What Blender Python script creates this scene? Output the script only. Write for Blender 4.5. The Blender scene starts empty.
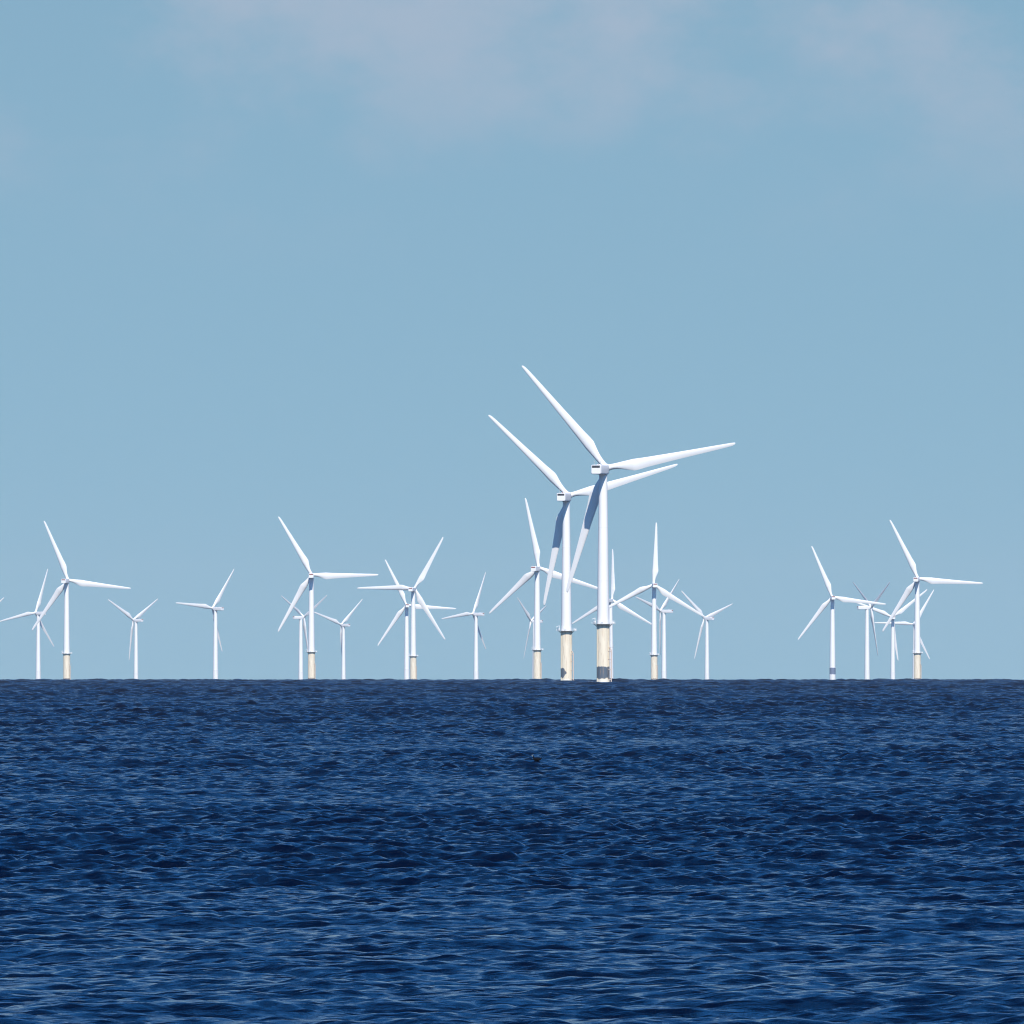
import bpy, bmesh, math, random
import numpy as np
from mathutils import Vector, Matrix

random.seed(7)
scene = bpy.context.scene
COL = scene.collection
RAD = math.radians

# ------------------------------------------------------------------ constants of the place (metres)
F_PX = 12500.0           # focal length in pixels of a 1024 px wide frame (a very long telephoto)
EYE = 5.0                # eye height above the water
R_EARTH = 7.0e6          # effective radius of the earth (with refraction): the sea curves away
HUB = 84.0               # hub height above the water
ROTOR_R = 53.5
TILT, CONE, OVERHANG = RAD(6), RAD(3), 5.0
SUN_EL, SUN_AZ = 45.0, 173.0     # azimuth clockwise from +Y (the viewing direction)


# ------------------------------------------------------------------ materials
def new_mat(name):
    m = bpy.data.materials.new(name)
    m.use_nodes = True
    nt = m.node_tree
    return m, nt, nt.nodes['Principled BSDF']


def painted(name, col, rough=0.42, var=0.05, scale=0.35, dirt=0.0):
    m, nt, b = new_mat(name)
    N, L = nt.nodes, nt.links
    tc = N.new('ShaderNodeTexCoord')
    mp = N.new('ShaderNodeMapping'); mp.inputs['Scale'].default_value = (1, 1, 0.25)
    no = N.new('ShaderNodeTexNoise'); no.inputs['Scale'].default_value = scale
    no.inputs['Detail'].default_value = 5
    L.new(tc.outputs['Object'], mp.inputs['Vector']); L.new(mp.outputs[0], no.inputs['Vector'])
    cr = N.new('ShaderNodeValToRGB')
    cr.color_ramp.elements[0].position = 0.3; cr.color_ramp.elements[1].position = 0.7
    cr.color_ramp.elements[0].color = (*[c * (1 - var - dirt) for c in col], 1)
    cr.color_ramp.elements[1].color = (*col, 1)
    L.new(no.outputs['Fac'], cr.inputs['Fac']); L.new(cr.outputs['Color'], b.inputs['Base Color'])
    b.inputs['Roughness'].default_value = rough
    return m


WHITE = painted('white_gelcoat', (0.80, 0.80, 0.80))
NACWHITE = painted('nacelle_white', (0.78, 0.78, 0.79), var=0.03)
GREY = painted('galvanised_steel', (0.42, 0.43, 0.44), 0.5)
DARK = painted('dark_louvre', (0.035, 0.04, 0.05), 0.6)
RUST = painted('red_brown_louvre', (0.28, 0.10, 0.09), 0.6)
PINK = painted('faded_fender_paint', (0.62, 0.50, 0.42), 0.55)
BIRD = painted('bird_plumage', (0.004, 0.005, 0.008), 0.95)
BIRD.node_tree.nodes['Principled BSDF'].inputs['Specular IOR Level'].default_value = 0.1
BIRDW = painted('bird_white', (0.5, 0.5, 0.48), 0.7)


def foundation_mat(name, base, bands, low_white=1.6, wedge=False):
    """paint of the transition piece with its dark ragged-edged bands; bands: (z0, z1) in metres"""
    m, nt, b = new_mat(name)
    N, L = nt.nodes, nt.links
    tc = N.new('ShaderNodeTexCoord')
    sp = N.new('ShaderNodeSeparateXYZ'); L.new(tc.outputs['Object'], sp.inputs[0])
    no = N.new('ShaderNodeTexNoise'); no.inputs['Scale'].default_value = 0.8; no.inputs['Detail'].default_value = 8; no.inputs['Roughness'].default_value = .68
    L.new(tc.outputs['Object'], no.inputs['Vector'])

    def mth(op, a, c):
        n = N.new('ShaderNodeMath'); n.operation = op
        for i, v in enumerate((a, c)):
            if isinstance(v, (int, float)): n.inputs[i].default_value = v
            else: L.new(v, n.inputs[i])
        return n.outputs[0]
    zw = mth('ADD', sp.outputs['Z'], mth('MULTIPLY', mth('SUBTRACT', no.outputs['Fac'], 0.5), 3.0))
    cr = N.new('ShaderNodeValToRGB')
    n2 = N.new('ShaderNodeTexNoise'); n2.inputs['Scale'].default_value = 0.5; n2.inputs['Detail'].default_value = 6
    mp = N.new('ShaderNodeMapping'); mp.inputs['Scale'].default_value = (1.6, 1.6, 0.2)
    L.new(tc.outputs['Object'], mp.inputs[0]); L.new(mp.outputs[0], n2.inputs['Vector'])
    cr.color_ramp.elements[0].position = 0.3; cr.color_ramp.elements[1].position = 0.65
    cr.color_ramp.elements[0].color = (*[c * 0.88 for c in base], 1)
    cr.color_ramp.elements[1].color = (*base, 1)
    L.new(n2.outputs['Fac'], cr.inputs['Fac'])
    cur = cr.outputs['Color']

    def over(fac, col):
        nonlocal cur
        mx = N.new('ShaderNodeMix'); mx.data_type = 'RGBA'
        L.new(fac, mx.inputs['Factor']); L.new(cur, mx.inputs['A']); mx.inputs['B'].default_value = (*col, 1)
        cur = mx.outputs['Result']
    for (z0, z1, col) in bands:
        fac = mth('MULTIPLY', mth('GREATER_THAN', zw, z0), mth('LESS_THAN', zw, z1))
        if wedge:   # the patch covers only one side of the pile
            tip = mth('ADD', sp.outputs['X'], mth('MULTIPLY', mth('ABSOLUTE', mth('SUBTRACT', zw, (z0 + z1) / 2), 0), 0.75))
            fac = mth('MULTIPLY', fac, mth('LESS_THAN', tip, 0.2))
        over(fac, col)
    if base[2] < .6:      # rust runs and scuffs
        n3 = N.new('ShaderNodeTexNoise'); n3.inputs['Scale'].default_value = 1.0; n3.inputs['Detail'].default_value = 6
        mp3 = N.new('ShaderNodeMapping'); mp3.inputs['Scale'].default_value = (2.6, 2.6, .16)
        L.new(tc.outputs['Object'], mp3.inputs[0]); L.new(mp3.outputs[0], n3.inputs['Vector'])
        over(mth('MULTIPLY', mth('GREATER_THAN', n3.outputs['Fac'], .60), .45), (.42, .27, .17))
    over(mth('LESS_THAN', zw, low_white), (0.80, 0.75, 0.64))
    L.new(cur, b.inputs['Base Color'])
    b.inputs['Roughness'].default_value = 0.5
    return m


CREAM = (0.80, 0.71, 0.55)
SLATE = (0.085, 0.115, 0.15)
F_BAND = foundation_mat('cream_paint_dark_band', CREAM, [(2.0, 6.6, SLATE)])
F_PATCH = foundation_mat('cream_paint_side_patch', CREAM, [(2.2, 6.4, SLATE)], wedge=True)
F_LINE = foundation_mat('cream_paint_tide_line', CREAM, [(1.6, 2.7, (0.25, 0.22, 0.2))])
F_PLAIN = foundation_mat('cream_paint_plain', CREAM, [])
F_WHITE = foundation_mat('white_paint_plain', (0.78, 0.78, 0.78), [])
F_GREYBAND = foundation_mat('white_paint_grey_band', (0.78, 0.78, 0.78), [(8.0, 14.5, (0.13, 0.17, 0.26))])


# ------------------------------------------------------------------ mesh helpers
def finish(name, bm, mat, parent=None, smooth=True, angle=40):
    bmesh.ops.recalc_face_normals(bm, faces=bm.faces)
    me = bpy.data.meshes.new(name)
    if smooth:
        for f in bm.faces: f.smooth = True
        lim = RAD(angle)
        for e in bm.edges:
            if len(e.link_faces) == 2 and e.calc_face_angle(0) > lim: e.smooth = False
    bm.to_mesh(me); bm.free()
    me.materials.append(mat)
    o = bpy.data.objects.new(name, me)
    COL.objects.link(o)
    if parent: o.parent = parent
    return o


def lathe(bm, prof, n=32, mtx=Matrix.Identity(4), caps=True):
    """revolve (r, z) pairs round the local z axis"""
    rings = []
    for r, z in prof:
        rings.append([bm.verts.new(mtx @ Vector((r * math.cos(2 * math.pi * i / n), r * math.sin(2 * math.pi * i / n), z))) for i in range(n)])
    for a, b in zip(rings, rings[1:]):
        for i in range(n):
            bm.faces.new((a[i], a[(i + 1) % n], b[(i + 1) % n], b[i]))
    if caps:
        bm.faces.new(rings[0][::-1]); bm.faces.new(rings[-1])


def tube(bm, p, q, r, n=8):
    p, q = Vector(p), Vector(q)
    d = q - p
    m = Matrix.Translation(p) @ d.to_track_quat('Z', 'Y').to_matrix().to_4x4()
    lathe(bm, [(r, 0), (r, d.length)], n, m)


def ring_tube(bm, R, z, r, n=36, m=6):
    vs = [[bm.verts.new(((R + r * math.cos(2 * math.pi * j / m)) * math.cos(2 * math.pi * i / n),
                         (R + r * math.cos(2 * math.pi * j / m)) * math.sin(2 * math.pi * i / n),
                         z + r * math.sin(2 * math.pi * j / m))) for j in range(m)] for i in range(n)]
    for i in range(n):
        for j in range(m):
            bm.faces.new((vs[i][j], vs[(i + 1) % n][j], vs[(i + 1) % n][(j + 1) % m], vs[i][(j + 1) % m]))


def box(bm, c, s, bev=0.0):
    g = bmesh.ops.create_cube(bm, size=1.0, matrix=Matrix.Translation(c) @ Matrix.Diagonal((*s, 1)))
    if bev:
        es = list({e for v in g['verts'] for e in v.link_edges})
        bmesh.ops.bevel(bm, geom=es, offset=bev, segments=3, affect='EDGES', profile=0.5)


# ------------------------------------------------------------------ blade (local: z along the span, x to the trailing edge, y upwind)
def interp(x, tab):
    for (x0, *a), (x1, *b) in zip(tab, tab[1:]):
        if x <= x1:
            t = (x - x0) / (x1 - x0)
            t = t * t * (3 - 2 * t) if False else t
            return [u + (v - u) * t for u, v in zip(a, b)]
    return list(tab[-1][1:])


# r/R, chord, thickness ratio, roundness, twist deg, position of the pitch axis on the chord
BLADE = [(0.022, 2.15, 1.00, 1.0, 20, .50), (0.055, 2.15, 1.00, 1.0, 20, .50), (0.09, 2.45, .86, .80, 19, .46),
         (0.13, 3.10, .64, .40, 17, .40), (0.17, 3.80, .47, .14, 14.5, .35), (0.21, 4.5, .37, .03, 12, .32),
         (0.25, 4.3, .31, 0, 10, .31), (0.32, 3.75, .27, 0, 7.5, .31), (0.42, 3.3, .24, 0, 5.0, .31),
         (0.55, 2.74, .21, 0, 3.0, .31), (0.70, 2.2, .19, 0, 1.5, .31), (0.83, 1.78, .18, 0, .6, .32),
         (0.93, 1.4, .17, 0, 0, .33), (0.975, 1.1, .17, 0, 0, .36), (0.993, .75, .17, 0, 0, .42), (1.0, .4, .17, 0, 0, .5)]


def blade_mesh():
    bm = bmesh.new()
    stations = sorted(set([b[0] for b in BLADE] + [0.022 + 0.978 * i / 44 for i in range(45)]))
    K = 28
    rings = []
    for s in stations:
        ch, th, rd, tw, pa = interp(s, BLADE)
        be = RAD(tw + 2.0)
        ring = []
        for k in range(K):
            t = 2 * math.pi * k / K
            x = 0.5 - 0.5 * math.cos(t)
            sign = 1 if math.sin(t) >= 0 else -1
            nac = 5 * th * (0.2969 * math.sqrt(max(x, 0)) - .126 * x - .3516 * x * x + .2843 * x ** 3 - .1036 * x ** 4)
            camber = 0.035 * (1 - (2 * x - 1) ** 2)
            ya = sign * nac - camber          # the suction side looks downwind
            yc = 0.5 * th * math.sin(t)
            y = (ya * (1 - rd) + yc * rd) * ch
            xx = (x - pa) * ch
            # chord turned by the twist: the trailing edge goes downwind
            X = xx * math.cos(be) + y * math.sin(be)
            Y = -xx * math.sin(be) + y * math.cos(be)
            ring.append(bm.verts.new((X, Y, s * ROTOR_R)))
        rings.append(ring)
    for a, b in zip(rings, rings[1:]):
        for i in range(K):
            bm.faces.new((a[i], a[(i + 1) % K], b[(i + 1) % K], b[i]))
    bm.faces.new(rings[0]); bm.faces.new(rings[-1])
    return bm


PROTO = {}


def proto(key, maker):
    """mesh data are made once and shared by the turbines"""
    if key not in PROTO:
        o = maker()
        PROTO[key] = o.data
        return o
    return None


def part(key, name, mat, root, maker, smooth=True):
    if key in PROTO:
        o = bpy.data.objects.new(name, PROTO[key]); COL.objects.link(o); o.parent = root
        o.material_slots[0].link = 'OBJECT'; o.material_slots[0].material = mat
        return o
    bm = bmesh.new(); maker(bm)
    o = finish(name, bm, mat, root, smooth)
    PROTO[key] = o.data
    return o


PLAT = 23.4


def mk_tower(bm, z0, r0):
    prof = [(r0, z0), (r0, z0 + .25)]
    zt = HUB - 1.95
    r = lambda z: 2.42 - (2.42 - 1.60) * ((z - 20) / (zt - 20)) ** 1.15 if z > 20 else 2.42
    for a in (z0 + .25, 40, 61):
        pass
    zz = z0 + .25
    while zz < zt - .01:
        prof.append((r(zz), zz))
        zz += 3.0
    prof.append((r(zt), zt))
    # flange seams
    out = []
    for q, (rr, z) in enumerate(prof):
        out.append((rr, z))
    lathe(bm, out, 40)
    for z in (40.5, 61.2):
        lathe(bm, [(r(z) + .0, z - .09), (r(z) + .035, z - .07), (r(z) + .035, z + .07), (r(z), z + .09)], 40, caps=False)


def mk_foundation(bm, r=2.55, top=PLAT - .25):
    lathe(bm, [(r, -6), (r, top * .3), (r, top * .6), (r, top - .5), (r + .12, top - .4), (r + .12, top)], 48)


def mk_platform(bm):
    lathe(bm, [(2.6, PLAT - .24), (4.05, PLAT - .22), (4.05, PLAT), (2.45, PLAT + .02)], 36, caps=False)
    box(bm, (4.1, -1.2, PLAT - .11), (1.6, 2.6, .2), .02)       # lay-down area to the side
    for i in range(10):                                       # brackets
        a = 2 * math.pi * (i + .3) / 10
        tube(bm, (2.55 * math.cos(a), 2.55 * math.sin(a), PLAT - 1.2), (3.6 * math.cos(a), 3.6 * math.sin(a), PLAT - .25), .07, 6)


def mk_railing(bm):
    for z in (.55, 1.1):
        ring_tube(bm, 3.95, PLAT + z, .06)
    for i in range(18):
        a = 2 * math.pi * i / 18
        tube(bm, (3.95 * math.cos(a), 3.95 * math.sin(a), PLAT), (3.95 * math.cos(a), 3.95 * math.sin(a), PLAT + 1.12), .06, 6)
    for z in (.55, 1.1):
        tube(bm, (4.65, -2.45, PLAT + z), (4.65, .05, PLAT + z), .035, 6)
        tube(bm, (3.1, -2.45, PLAT + z), (4.65, -2.45, PLAT + z), .035, 6)
    for p in ((4.65, -2.45), (4.65, -1.2), (4.65, .05), (3.9, -2.45)):
        tube(bm, (*p, PLAT), (*p, PLAT + 1.12), .04, 6)


def mk_crane(bm):
    tube(bm, (-3.2, -1.4, PLAT), (-3.2, -1.4, PLAT + 2.3), .13)
    tube(bm, (-3.2, -1.4, PLAT + 2.2), (-4.5, -2.2, PLAT + 1.7), .1)
    box(bm, (-3.2, -1.4, PLAT + .5), (.6, .5, .8), .05)
    tube(bm, (-4.4, -2.15, PLAT + 1.7), (-4.4, -2.15, PLAT + .4), .03)
    box(bm, (-4.4, -2.15, PLAT + .25), (.3, .3, .4), .04)


def mk_cabinet(bm):
    box(bm, (-.4, -3.0, PLAT + .45), (.9, .5, .85), .04)


def mk_crate(bm):
    box(bm, (4.0, -1.6, PLAT + .4), (.8, .8, .75), .04)


def mk_landing(bm):
    # two fender pipes with stand-offs
    for y in (-2.05, -.75):
        tube(bm, (3.15, y, -3.0), (3.15, y, 13.0), .23, 12)
        tube(bm, (3.15, y, 13.0), (2.4, y * .9, 14.3), .23, 12)
        for z in (1.5, 5.5, 9.5, 12.6):
            tube(bm, (2.0, y * .8, z), (3.1, y, z), .14, 8)


def mk_ladder(bm):
    for y in (-1.65, -1.15):
        tube(bm, (2.95, y, 0), (2.95, y, PLAT - .2), .06, 6)
    z = .4
    while z < PLAT - .3:
        tube(bm, (2.95, -1.65, z), (2.95, -1.15, z), .035, 6)
        z += .45
    box(bm, (3.45, -1.4, 14.2), (1.3, 1.5, .14), .02)      # rest landing
    for (x, y) in ((4.05, -2.1), (4.05, -.7)):
        tube(bm, (x, y, 14.2), (x, y, 15.3), .05, 6)
    tube(bm, (4.05, -2.1, 15.3), (4.05, -.7, 15.3), .05, 6)
    for z in (8.0, 17.0):
        tube(bm, (2.4, -1.4, z), (3.2, -1.4, z), .08, 6)


PIPEA = [-35]


def mk_cable_pipe(bm):
    for a in PIPEA:
        x, y = 2.75 * math.cos(RAD(a)), 2.75 * math.sin(RAD(a))
        tube(bm, (x, y, -4), (x, y, PLAT - 1.5), .14, 10)


def mk_nacelle(bm):
    # long box with rounded edges, y is the shaft direction; slightly narrower towards the rotor
    zc = HUB - .35
    secs = [(-11.5, 1.82, 1.66, 0), (-11.3, 1.98, 1.82, 0), (-10.0, 2.02, 1.86, 0), (-3, 2.02, 1.88, .02), (1.2, 1.95, 1.85, .08), (2.8, 1.7, 1.7, .35), (3.2, 1.5, 1.55, .45)]
    K = 32
    rings = []
    for y, hx, hz, up in secs:
        ring = []
        for k in range(K):
            t = 2 * math.pi * k / K
            c, s = math.cos(t), math.sin(t)
            e = 0.22
            x = hx * math.copysign(abs(c) ** e, c); z = hz * math.copysign(abs(s) ** e, s)
            ring.append(bm.verts.new((x, y, zc + z + up)))
        rings.append(ring)
    for a, b in zip(rings, rings[1:]):
        for i in range(K):
            bm.faces.new((a[i], a[(i + 1) % K], b[(i + 1) % K], b[i]))
    bm.faces.new(rings[0]); bm.faces.new(rings[-1])
    lathe(bm, [(1.72, HUB - 2.35), (1.78, HUB - 2.3), (1.78, HUB - 1.9)], 36)   # yaw ring


def mk_vent(bm):
    # recessed frame with louvres on the rear face
    z = HUB + .72
    for i in range(4):
        box(bm, (0, -11.535, z - .33 + i * .22), (3.05, .05, .17), .01)
    box(bm, (0, -11.515, z), (3.15, .02, .92))


MASTX = [-1.2]


def mk_mast(bm):
    z = HUB + 1.45
    x = MASTX[0]
    tube(bm, (x, -9.2, z), (x, -9.2, z + 1.7), .06, 6)
    tube(bm, (x - .35, -9.2, z + 1.5), (x + .35, -9.2, z + 1.5), .05, 6)


def mk_hatch(bm):
    box(bm, (0, -6.5, HUB + 1.6), (1.4, 1.6, .22), .05)


def mk_beacon(bm):
    for y in (-7.2,):
        lathe(bm, [(.16, 0), (.2, .1), (.2, .35), (.1, .45)], 12, Matrix.Translation((0, y - .9, HUB + 1.46)))


def mk_hub(bm):
    # spinner, axis along the tilted shaft: made along z, placed by its matrix
    prof = [(1.45, -1.9), (1.62, -1.7), (1.68, -.9), (1.66, .2), (1.5, 1.0), (1.15, 1.7), (.65, 2.15), (.2, 2.32), (.02, 2.34)]
    lathe(bm, prof, 36)
    for k in range(3):
        a = 2 * math.pi * k / 3
        m = Matrix.Rotation(a, 4, 'Z') @ Matrix.Rotation(math.pi / 2, 4, 'Y')
        lathe(bm, [(1.2, .9), (1.2, 1.75), (1.12, 1.8)], 24, m)


FAT = {}


def turbine(xt, D, yaw, phase, R, style, label):
    X = (xt - 512) / F_PX * D
    root = bpy.data.objects.new('wind_turbine', None)
    root.empty_display_size = 5
    COL.objects.link(root)
    root.location = (X, D, -(X * X + D * D) / 2 / R_EARTH)
    root.rotation_euler = (0, 0, -RAD(yaw))
    root['label'] = label
    root['category'] = 'wind turbine'
    root['group'] = 'offshore wind turbines standing in the sea'
    fmat = {'band': F_BAND, 'patch': F_PATCH, 'line': F_LINE, 'plain': F_PLAIN, 'white': F_WHITE, 'greyband': F_GREYBAND}[style]
    fat = 1.0 if D < 8000 else (1.10 if D < 12000 else 1.16)
    cream = style in ('band', 'patch', 'line', 'plain')
    # the foundation keeps its own heading (its boat landing faces right for the viewer)
    inv = RAD(yaw)
    if cream:
        f = part('foundation', 'foundation', fmat, root, mk_foundation); f.rotation_euler.z = inv
        pl = part('platform', 'platform', GREY, root, mk_platform); pl.rotation_euler.z = inv
        part('railing', 'railing', WHITE, pl, mk_railing)
        part('crane', 'davit_crane', WHITE, pl, mk_crane)
        part('cabinet', 'cabinet', WHITE, pl, mk_cabinet)
        part('crate', 'equipment_box', WHITE, pl, mk_crate)
        b = part('landing', 'boat_landing', PINK, root, mk_landing); b.rotation_euler.z = inv
        part('ladder', 'ladder', GREY, b, mk_ladder)
        for q in (-35, -150):
            PIPEA[0] = q
            c = part('cable_pipe%d' % q, 'cable_pipe', fmat, root, mk_cable_pipe); c.rotation_euler.z = inv
        part('tower_a', 'tower', WHITE, root, lambda bm: mk_tower(bm, PLAT - .22, 2.42))
    else:
        f = part('foundation_w', 'foundation', fmat, root, lambda bm: mk_foundation(bm, 2.6, 15.0)); f.rotation_euler.z = inv
        part('tower_b', 'tower', WHITE, root, lambda bm: mk_tower(bm, 15.02, 2.42))
    for o in root.children:
        if o.name.split('.')[0] in ('tower', 'foundation'): o.scale = (fat, fat, 1)
    n = part('nacelle', 'nacelle', NACWHITE, root, mk_nacelle)
    part('vent', 'vent', DARK if style in ('band', 'patch') else RUST, n, mk_vent)
    for q in (-1.2, 1.2):
        MASTX[0] = q
        part('mast%d' % (q > 0), 'weather_mast', GREY, n, mk_mast)
    part('hatch', 'hatch', NACWHITE, n, mk_hatch)
    part('beacon', 'beacon', RUST, n, mk_beacon)
    a = Vector((0, math.cos(TILT), math.sin(TILT)))
    u = Vector((0, -math.sin(TILT), math.cos(TILT)))
    e1 = Vector((1, 0, 0))
    P = Vector((0, 0, HUB)) + OVERHANG * a
    h = part('hub', 'hub', NACWHITE, root, mk_hub)
    # hub: z -> a, x -> first blade
    ph0 = RAD(phase)
    xr = (math.cos(ph0) * e1 + math.sin(ph0) * u)
    yr = a.cross(xr)
    h.matrix_local = Matrix.Translation(P) @ Matrix((xr, yr, a)).transposed().to_4x4()
    for k in range(3):
        ph = ph0 + k * 2 * math.pi / 3
        rd = math.cos(ph) * e1 + math.sin(ph) * u
        z = (math.cos(CONE) * rd + math.sin(CONE) * a).normalized()
        x = math.sin(ph) * e1 - math.cos(ph) * u
        y = z.cross(x)
        if 'blade' not in PROTO:
            bl = finish('blade', blade_mesh(), WHITE, root, True, 60); PROTO['blade'] = bl.data
        else:
            bl = bpy.data.objects.new('blade', PROTO['blade']); COL.objects.link(bl); bl.parent = root
        s = R / ROTOR_R
        bf = 1.04 if D < 8000 else 1.2
        bl.matrix_local = Matrix.Translation(P) @ Matrix((x, y, z)).transposed().to_4x4() @ Matrix.Diagonal((bf, bf, s, 1))
    return root


# tower x (px), distance m, yaw, first blade angle, rotor radius, foundation style, label
TURBINES = [
    (603.16, 4896, 14.6, 10.1, 52.5, 'band', 'largest and tallest white wind turbine, its cream base crossed by a full dark band'),
    (566.33, 5652, 12.6, 15.4, 52.0, 'patch', 'second largest white wind turbine, a dark patch on the left of its cream base'),
    (66.67, 10416, 11.9, 112.3, 53.5, 'line', 'cream based wind turbine farthest to the left, one blade pointing right and nearly level'),
    (311.42, 9900, 0.3, 119.8, 53.0, 'line', 'cream based wind turbine left of the middle, one blade exactly level to the right'),
    (413.24, 11326, 12.5, 59.9, 54.0, 'line', 'cream based wind turbine with one exactly level blade pointing left, in an overlapping pair'),
    (537.18, 9305, 15.0, 100.8, 53.0, 'plain', 'cream based wind turbine just left of the two big ones, third largest'),
    (654.09, 10865, -4.3, 87.9, 54.0, 'line', 'cream based wind turbine with one blade straight up, right of the tallest turbine'),
    (917.27, 10261, 8.7, 115.6, 53.5, 'line', 'cream based wind turbine farthest to the right, tallest of the right hand cluster'),
    (832.54, 12374, -3.4, 112.3, 54.5, 'greyband', 'white wind turbine with a grey blue band low on its tower'),
    (-20.50, 16380, -39.9, 34.0, 53.5, 'white', 'wind turbine outside the left edge, only one white blade tip showing'),
    (38.30, 14855, -44.1, 71.7, 55.0, 'white', 'smaller all white wind turbine just left of the leftmost cream based one'),
    (136.03, 16287, -47.2, 31.0, 53.5, 'white', 'small all white wind turbine standing alone with two blades raised in a V'),
    (215.56, 14047, -44.3, 54.5, 54.5, 'white', 'all white wind turbine standing alone, one blade up right, another level to the left'),
    (300.81, 15684, 50.5, 30.2, 53.5, 'white', 'small white wind turbine half hidden behind the cream based one left of the middle'),
    (343.58, 17385, -44.2, 41.6, 54.0, 'white', 'small white wind turbine just right of the cream based one left of the middle'),
    (406.74, 13542, -4.2, 115.6, 54.5, 'white', 'all white wind turbine overlapping left behind a cream based one, blade level to the right'),
    (476.11, 15036, -49.8, 67.4, 54.5, 'white', 'small white wind turbine alone between the overlapping pair and the tall central group'),
    (534.34, 16506, -63.2, 23.7, 51.0, 'white', 'tiny white wind turbine whose tower hides behind the third largest turbine'),
    (610.50, 12787, 20.0, 88.6, 52.0, 'white', 'white wind turbine mostly hidden behind the tallest one, one blade pointing straight up'),
    (664.00, 14491, -56.6, 43.3, 53.5, 'white', 'small white wind turbine just right of the cream based one with an upright blade'),
    (707.00, 15911, -42.0, 20.0, 53.5, 'white', 'small all white wind turbine standing alone right of the tall central group'),
    (867.10, 13865, 66.0, 29.7, 55.0, 'white', 'white wind turbine in the right hand cluster with its nacelle pointing left'),
    (892.84, 15723, -4.0, 38.4, 56.0, 'white', 'small white wind turbine in the right hand cluster, one blade hanging nearly straight down'),
    (914.56, 17258, -16.7, 58.6, 56.0, 'white', 'small white wind turbine directly behind the tallest of the right hand cluster'),
]
for t in TURBINES:
    turbine(*t)

# ------------------------------------------------------------------ the sea: one sheet that follows the curve of the earth
rng = np.random.default_rng(11)
NW = 170
lam = np.exp(np.linspace(math.log(0.2), math.log(38.0), NW)) * rng.uniform(.93, 1.07, NW)
kk = 2 * math.pi / lam
WIND = RAD(-104)                                  # waves run towards the viewer and a little to one side
spread = np.where(lam > 6, .45, .62)
th_ = WIND + rng.normal(0, 1, NW) * spread
kx, ky = kk * np.cos(th_), kk * np.sin(th_)
ph_ = rng.uniform(0, 2 * math.pi, NW)
slope = 0.036 * np.where(lam < .8, 1.0, (.8 / lam) ** .56) * np.where(lam < .4, .75, 1.0)
amp = slope / kk
CHOP = 0.45


def sea_height(x, y, step):
    z = np.zeros_like(x); dx = np.zeros_like(x); dy = np.zeros_like(x)
    # slow gusts: rougher and smoother patches
    g = 1 + .28 * np.sin(x * .021 + y * .008 + 1.3) * np.sin(y * .0131 - x * .006 + .4) + .2 * np.sin(x * .09 + 2 + y * .021) * np.sin(y * .043 + .7)
    for i in range(NW):
        w = np.clip((lam[i] / step - 1.8) / 1.6, 0, 1)
        if np.max(w) <= 0: continue
        q = np.log(np.maximum(lam[i] / step, .1)) - 1.45
        w = w * (1 + 5.5 * np.clip(np.log(step / .08) / 3.4, 0, 1) * np.exp(-(q / .65) ** 2))
        p = (kx[i] * x + ky[i] * y + ph_[i]).astype(np.float32)
        s, c = np.sin(p), np.cos(p)
        a = amp[i] * w
        z += a * s
        dx += a * c * (kx[i] / kk[i]); dy += a * c * (ky[i] / kk[i])
    return z * g, dx * CHOP * g, dy * CHOP * g


def kstep(d):
    return 0.0004


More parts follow.
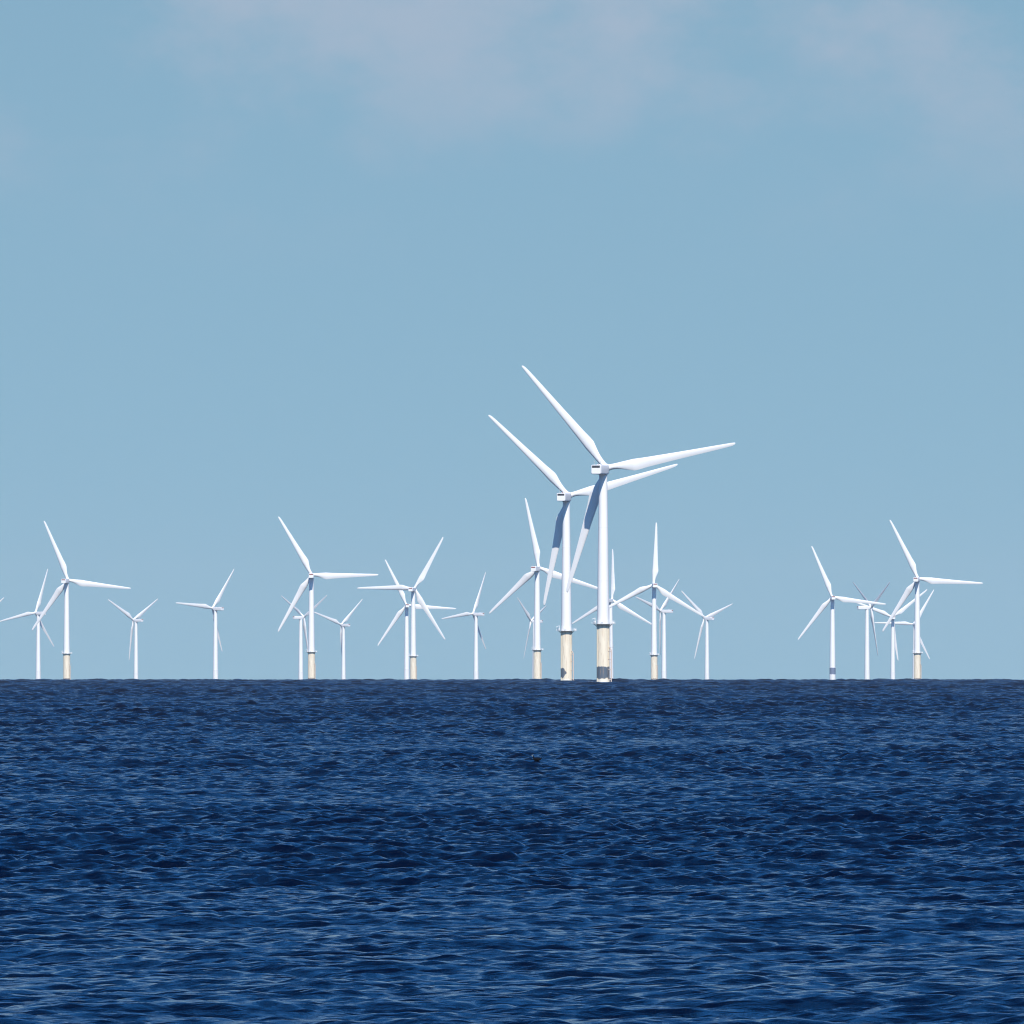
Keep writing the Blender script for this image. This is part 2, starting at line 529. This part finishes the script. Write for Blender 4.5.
def build_sea():
    r = [125.0]
    while r[-1] < 9500:
        r.append(r[-1] * (1 + kstep(r[-1])))
    r = np.array(r)
    far = np.array([10200, 11500, 13500, 16500, 20000.0])
    near = np.array([2.0, 8, 16, 26, 38, 50, 62, 72, 80, 86, 91, 97, 102, 107, 111, 115, 118, 121, 123])
    rows = np.concatenate([near, r, far])
    dense = RAD(3.7)
    a_d = np.linspace(-dense, dense, 400)
    # coarser fan outside
    a_c = []
    st = a_d[1] - a_d[0]; a = dense
    while a < math.pi - .06:
        st = min(st * 1.14, RAD(6)); a += st
        if a < math.pi - .03: a_c.append(a)
    a_c = np.array(a_c)
    ang = np.concatenate([-a_c[::-1], a_d, a_c])
    nr, na = len(rows), len(ang)
    sa, ca = np.sin(ang), np.cos(ang)
    co = np.zeros((nr, na, 3), np.float32)
    blk = 60
    i = 0
    while i < nr:
        j = min(nr, i + blk)
        rr = rows[i:j]
        x = rr[:, None] * sa[None]; y = rr[:, None] * ca[None]
        step = max(rr.mean() * kstep(rr.mean()), .05)
        if rr[0] < 124: step = np.clip(12 - (rr[:, None] - 90) * .35, .1, 12)
        if rr[-1] > 9600: step = max(step, 12.0)
        z, dx, dy = sea_height(x, y, step)
        co[i:j, :, 0] = x + dx; co[i:j, :, 1] = y + dy
        co[i:j, :, 2] = z - (x * x + y * y) / 2 / R_EARTH
        i = j
    nv = nr * na + 1
    me = bpy.data.meshes.new('sea')
    idx = np.arange(nr * na, dtype=np.int32).reshape(nr, na)
    nxt = np.roll(idx, -1, axis=1)                    # closes behind the viewer
    q = np.stack([idx[:-1], nxt[:-1], nxt[1:], idx[1:]], -1).reshape(-1, 4)[:, ::-1]
    tri = np.stack([np.full(na, nv - 1, np.int32), idx[0], nxt[0]], -1)[:, ::-1]
    me.vertices.add(nv)
    cc = np.concatenate([co.reshape(-1, 3), np.zeros((1, 3), np.float32)])
    me.vertices.foreach_set('co', cc.ravel())
    me.loops.add(q.size + tri.size)
    me.loops.foreach_set('vertex_index', np.concatenate([q.ravel(), tri.ravel()]).astype(np.int32))
    nf = len(q) + len(tri)
    me.polygons.add(nf)
    ls = np.concatenate([np.arange(len(q)) * 4, len(q) * 4 + np.arange(len(tri)) * 3]).astype(np.int32)
    me.polygons.foreach_set('loop_start', ls)
    me.polygons.foreach_set('use_smooth', np.ones(nf, bool))
    me.update(calc_edges=True)
    o = bpy.data.objects.new('sea', me)
    COL.objects.link(o)
    o['kind'] = 'structure'
    o['label'] = 'dark blue choppy sea reaching to the horizon'
    print('sea quads', len(q))
    return o


sea = build_sea()


def sea_material():
    m, nt, b = new_mat('sea_water')
    N, L = nt.nodes, nt.links
    # ripples too small for the coarser far mesh are given as roughness
    g = N.new('ShaderNodeNewGeometry')
    ln = N.new('ShaderNodeVectorMath'); ln.operation = 'LENGTH'; L.new(g.outputs['Position'], ln.inputs[0])
    mr = N.new('ShaderNodeMapRange'); mr.inputs['From Min'].default_value = 150; mr.inputs['From Max'].default_value = 2500
    mr.inputs['To Min'].default_value = .06; mr.inputs['To Max'].default_value = .16
    L.new(ln.outputs['Value'], mr.inputs['Value']); L.new(mr.outputs[0], b.inputs['Roughness'])
    b.inputs['Base Color'].default_value = (0.0004, 0.0015, 0.008, 1)
    b.inputs['IOR'].default_value = 1.333
    b.inputs['Specular Tint'].default_value = (0.45, 0.72, 1.0, 1)
    b.inputs['Specular IOR Level'].default_value = 0.5
    tc = N.new('ShaderNodeTexCoord')
    mp = N.new('ShaderNodeMapping'); mp.inputs['Rotation'].default_value = (0, 0, RAD(28))
    mp.inputs['Scale'].default_value = (1.0, 1.7, 1.0)
    L.new(tc.outputs['Object'], mp.inputs['Vector'])
    n1 = N.new('ShaderNodeTexNoise'); n1.inputs['Scale'].default_value = 3.2
    n1.inputs['Detail'].default_value = 4; n1.inputs['Roughness'].default_value = .55
    L.new(mp.outputs[0], n1.inputs['Vector'])
    bp = N.new('ShaderNodeBump'); bp.inputs['Strength'].default_value = 1.0
    bp.inputs['Distance'].default_value = 0.045
    L.new(n1.outputs['Fac'], bp.inputs['Height'])
    n2 = N.new('ShaderNodeTexNoise'); n2.inputs['Scale'].default_value = .55
    n2.inputs['Detail'].default_value = 3
    L.new(mp.outputs[0], n2.inputs['Vector'])
    b2 = N.new('ShaderNodeBump'); b2.inputs['Strength'].default_value = 1.0
    b2.inputs['Distance'].default_value = 0.30
    L.new(n2.outputs['Fac'], b2.inputs['Height'])
    L.new(bp.outputs[0], b2.inputs['Normal'])
    L.new(b2.outputs[0], b.inputs['Normal'])
    return m


sea.data.materials.append(sea_material())

# ------------------------------------------------------------------ small dark seabird afloat, half way to the right of the left turbines
def seabird():
    dd = np.linspace(600, 655, 400)[:, None]
    zz = sea_height((537 - 512) / F_PX * dd, dd, dd * .0004)[0]
    D = float(dd[np.argmax(zz / dd - EYE / dd * .35)][0]); X = (537 - 512) / F_PX * D
    z, dx, dy = sea_height(np.array([[X]]), np.array([[D]]), D * kstep(D))
    bm = bmesh.new()
    # body, neck and head drawn as one skin of rings along x
    secs = [(-.34, .02, .13), (-.27, .06, .10), (-.15, .10, .07), (0, .125, .06), (.12, .105, .07), (.19, .07, .11)]
    K = 12; rings = []
    for x, r, zz in secs:
        rings.append([bm.verts.new((x, r * .95 * math.cos(2 * math.pi * k / K), zz + r * math.sin(2 * math.pi * k / K))) for k in range(K)])
    for cx, cz, r in ((.205, .20, .035), (.21, .27, .03), (.235, .305, .042), (.275, .30, .035), (.31, .29, .012), (.37, .28, .006)):
        up = cx < .23
        ring = []
        for k in range(K):
            a = 2 * math.pi * k / K
            if up: ring.append(bm.verts.new((cx - r * math.sin(a), r * math.cos(a), cz)))
            else: ring.append(bm.verts.new((cx, r * math.cos(a), cz + r * math.sin(a))))
        rings.append(ring)
    for a, b in zip(rings, rings[1:]):
        for i in range(K):
            bm.faces.new((a[i], a[(i + 1) % K], b[(i + 1) % K], b[i]))
    bm.faces.new(rings[0]); bm.faces.new(rings[-1])
    o = finish('seabird', bm, BIRD)
    o.location = (X + float(dx[0, 0]), D + float(dy[0, 0]), float(z[0, 0]) - D * D / 2 / R_EARTH - .01)
    o.rotation_euler.z = RAD(170); o.scale = (.8, .8, .8)
    o['label'] = 'tiny dark seabird with a pale throat floating on the water'
    o['category'] = 'bird'
    bm = bmesh.new()
    bmesh.ops.create_icosphere(bm, subdivisions=2, radius=.047, matrix=Matrix.Translation((.262, 0, .288)) @ Matrix.Diagonal((1, 1, .75, 1)))
    finish('throat', bm, BIRDW, o)
    return o


seabird()

# ------------------------------------------------------------------ haze over the sea
def haze(density):
    bm = bmesh.new()
    s = 20600.0
    box(bm, (0, 0, 65), (2 * s, 2 * s, 210))
    me = bpy.data.meshes.new('haze'); bm.to_mesh(me); bm.free()
    o = bpy.data.objects.new('haze', me); COL.objects.link(o)
    o['kind'] = 'stuff'; o['label'] = 'thin pale blue haze over the sea'; o['category'] = 'haze'
    m = bpy.data.materials.new('haze_air'); m.use_nodes = True
    nt = m.node_tree; nt.nodes.clear()
    out = nt.nodes.new('ShaderNodeOutputMaterial')
    v = nt.nodes.new('ShaderNodeVolumePrincipled')
    v.inputs['Color'].default_value = (0.88, 0.93, 0.93, 1)
    v.inputs['Density'].default_value = density
    v.inputs['Anisotropy'].default_value = 0.0
    nt.links.new(v.outputs[0], out.inputs['Volume'])
    me.materials.append(m)
    return o


HAZE = 1.3e-5
if HAZE: haze(HAZE)

# ------------------------------------------------------------------ sky
w = bpy.data.worlds.new('World'); scene.world = w; w.use_nodes = True
nt = w.node_tree; N, L = nt.nodes, nt.links
bg = N['Background']
sky = N.new('ShaderNodeTexSky'); sky.sky_type = 'NISHITA'; sky.sun_disc = False
sky.sun_elevation = RAD(SUN_EL); sky.sun_rotation = RAD(SUN_AZ)
sky.air_density = 1.0; sky.dust_density = 0.3; sky.ozone_density = 3.0; sky.altitude = 0
tc0 = N.new('ShaderNodeTexCoord')
va = N.new('ShaderNodeVectorMath'); va.operation = 'ADD'; va.inputs[1].default_value = (0, 0, .30)
vn = N.new('ShaderNodeVectorMath'); vn.operation = 'NORMALIZE'
L.new(tc0.outputs['Generated'], va.inputs[0]); L.new(va.outputs[0], vn.inputs[0]); L.new(vn.outputs[0], sky.inputs['Vector'])
tint = N.new('ShaderNodeMix'); tint.data_type = 'RGBA'; tint.blend_type = 'MULTIPLY'
tint.inputs['Factor'].default_value = 1.0
tint.inputs['B'].default_value = (0.98, 1.03, 0.805, 1)
L.new(sky.outputs[0], tint.inputs['A'])
tz = N.new('ShaderNodeMapRange'); tz.inputs['From Min'].default_value = .052; tz.inputs['From Max'].default_value = .26
spz = N.new('ShaderNodeSeparateXYZ'); L.new(tc0.outputs['Generated'], spz.inputs[0]); L.new(spz.outputs['Z'], tz.inputs['Value'])
tm = N.new('ShaderNodeMix'); tm.data_type = 'RGBA'
tm.inputs['A'].default_value = (0.98, 1.03, 0.805, 1); tm.inputs['B'].default_value = (0.17, 0.74, 1.22, 1)
L.new(tz.outputs[0], tm.inputs['Factor']); L.new(tm.outputs['Result'], tint.inputs['B'])
tc = N.new('ShaderNodeTexCoord')


def wm(op, a, c=0.0, clamp=False):
    n = N.new('ShaderNodeMath'); n.operation = op; n.use_clamp = clamp
    for i, v in enumerate((a, c)):
        if isinstance(v, (int, float)): n.inputs[i].default_value = v
        else: L.new(v, n.inputs[i])
    return n.outputs[0]


sp = N.new('ShaderNodeSeparateXYZ'); L.new(tc.outputs['Generated'], sp.inputs[0])
cm = N.new('ShaderNodeMapping'); cm.inputs['Scale'].default_value = (34, 34, 52)
cm.inputs['Location'].default_value = (2.56, 1.7, .4)
L.new(tc.outputs['Generated'], cm.inputs['Vector'])
cn = N.new('ShaderNodeTexNoise'); cn.inputs['Scale'].default_value = 1.0; cn.inputs['Detail'].default_value = 9
cn.inputs['Roughness'].default_value = .6
L.new(cm.outputs[0], cn.inputs['Vector'])
cmask = N.new('ShaderNodeMapRange'); cmask.inputs['From Min'].default_value = .40; cmask.inputs['From Max'].default_value = .66
cmask.interpolation_type = 'SMOOTHSTEP'
L.new(cn.outputs['Fac'], cmask.inputs['Value'])
hgt = N.new('ShaderNodeMapRange'); hgt.inputs['From Min'].default_value = .030; hgt.inputs['From Max'].default_value = .052
hgt.interpolation_type = 'SMOOTHSTEP'
L.new(sp.outputs['Z'], hgt.inputs['Value'])
hg2 = N.new('ShaderNodeMapRange'); hg2.inputs['From Min'].default_value = .10; hg2.inputs['From Max'].default_value = .18
hg2.inputs['To Min'].default_value = 1; hg2.inputs['To Max'].default_value = 0
L.new(sp.outputs['Z'], hg2.inputs['Value'])
fac = wm('MULTIPLY', wm('MULTIPLY', wm('MULTIPLY', cmask.outputs[0], hgt.outputs[0]), hg2.outputs[0]), .52, True)
cl = N.new('ShaderNodeMix'); cl.data_type = 'RGBA'
L.new(fac, cl.inputs['Factor']); L.new(tint.outputs['Result'], cl.inputs['A'])
cl.inputs['B'].default_value = (3.15, 3.40, 4.15, 1)
L.new(cl.outputs['Result'], bg.inputs['Color'])
bg.inputs['Strength'].default_value = 0.131

# ------------------------------------------------------------------ sun
sd = bpy.data.lights.new('sun', 'SUN'); sd.energy = 4.9; sd.angle = RAD(.5); sd.color = (1.0, .94, .855)
so = bpy.data.objects.new('sun', sd); COL.objects.link(so)
az, el = RAD(SUN_AZ), RAD(SUN_EL)
S = Vector((math.sin(az) * math.cos(el), math.cos(az) * math.cos(el), math.sin(el)))
so.rotation_euler = S.to_track_quat('Z', 'Y').to_euler()
so.location = S * 300

# ------------------------------------------------------------------ camera
cd = bpy.data.cameras.new('camera'); cam = bpy.data.objects.new('camera', cd); COL.objects.link(cam)
cam.location = (0, 0, EYE)
YE = 681.2 - F_PX * math.sqrt(2 * EYE / R_EARTH)
cam.rotation_euler = (math.pi / 2 + math.atan((YE - 512) / F_PX), 0, 0)
cd.sensor_width = 36; cd.lens = F_PX / 1024 * 36
cd.clip_start = 1.0; cd.clip_end = 60000
scene.camera = cam

scene.render.engine = 'CYCLES'
scene.render.resolution_x = scene.render.resolution_y = 1024
scene.cycles.volume_bounces = 0
scene.cycles.max_bounces = 6
scene.cycles.pixel_filter_type = 'BLACKMAN_HARRIS'; scene.cycles.filter_width = 1.15
scene.cycles.use_denoising = True
scene.view_settings.view_transform = 'Standard'
scene.view_settings.look = 'None'
scene.view_settings.exposure = 0.2
scene.view_settings.gamma = 1.0
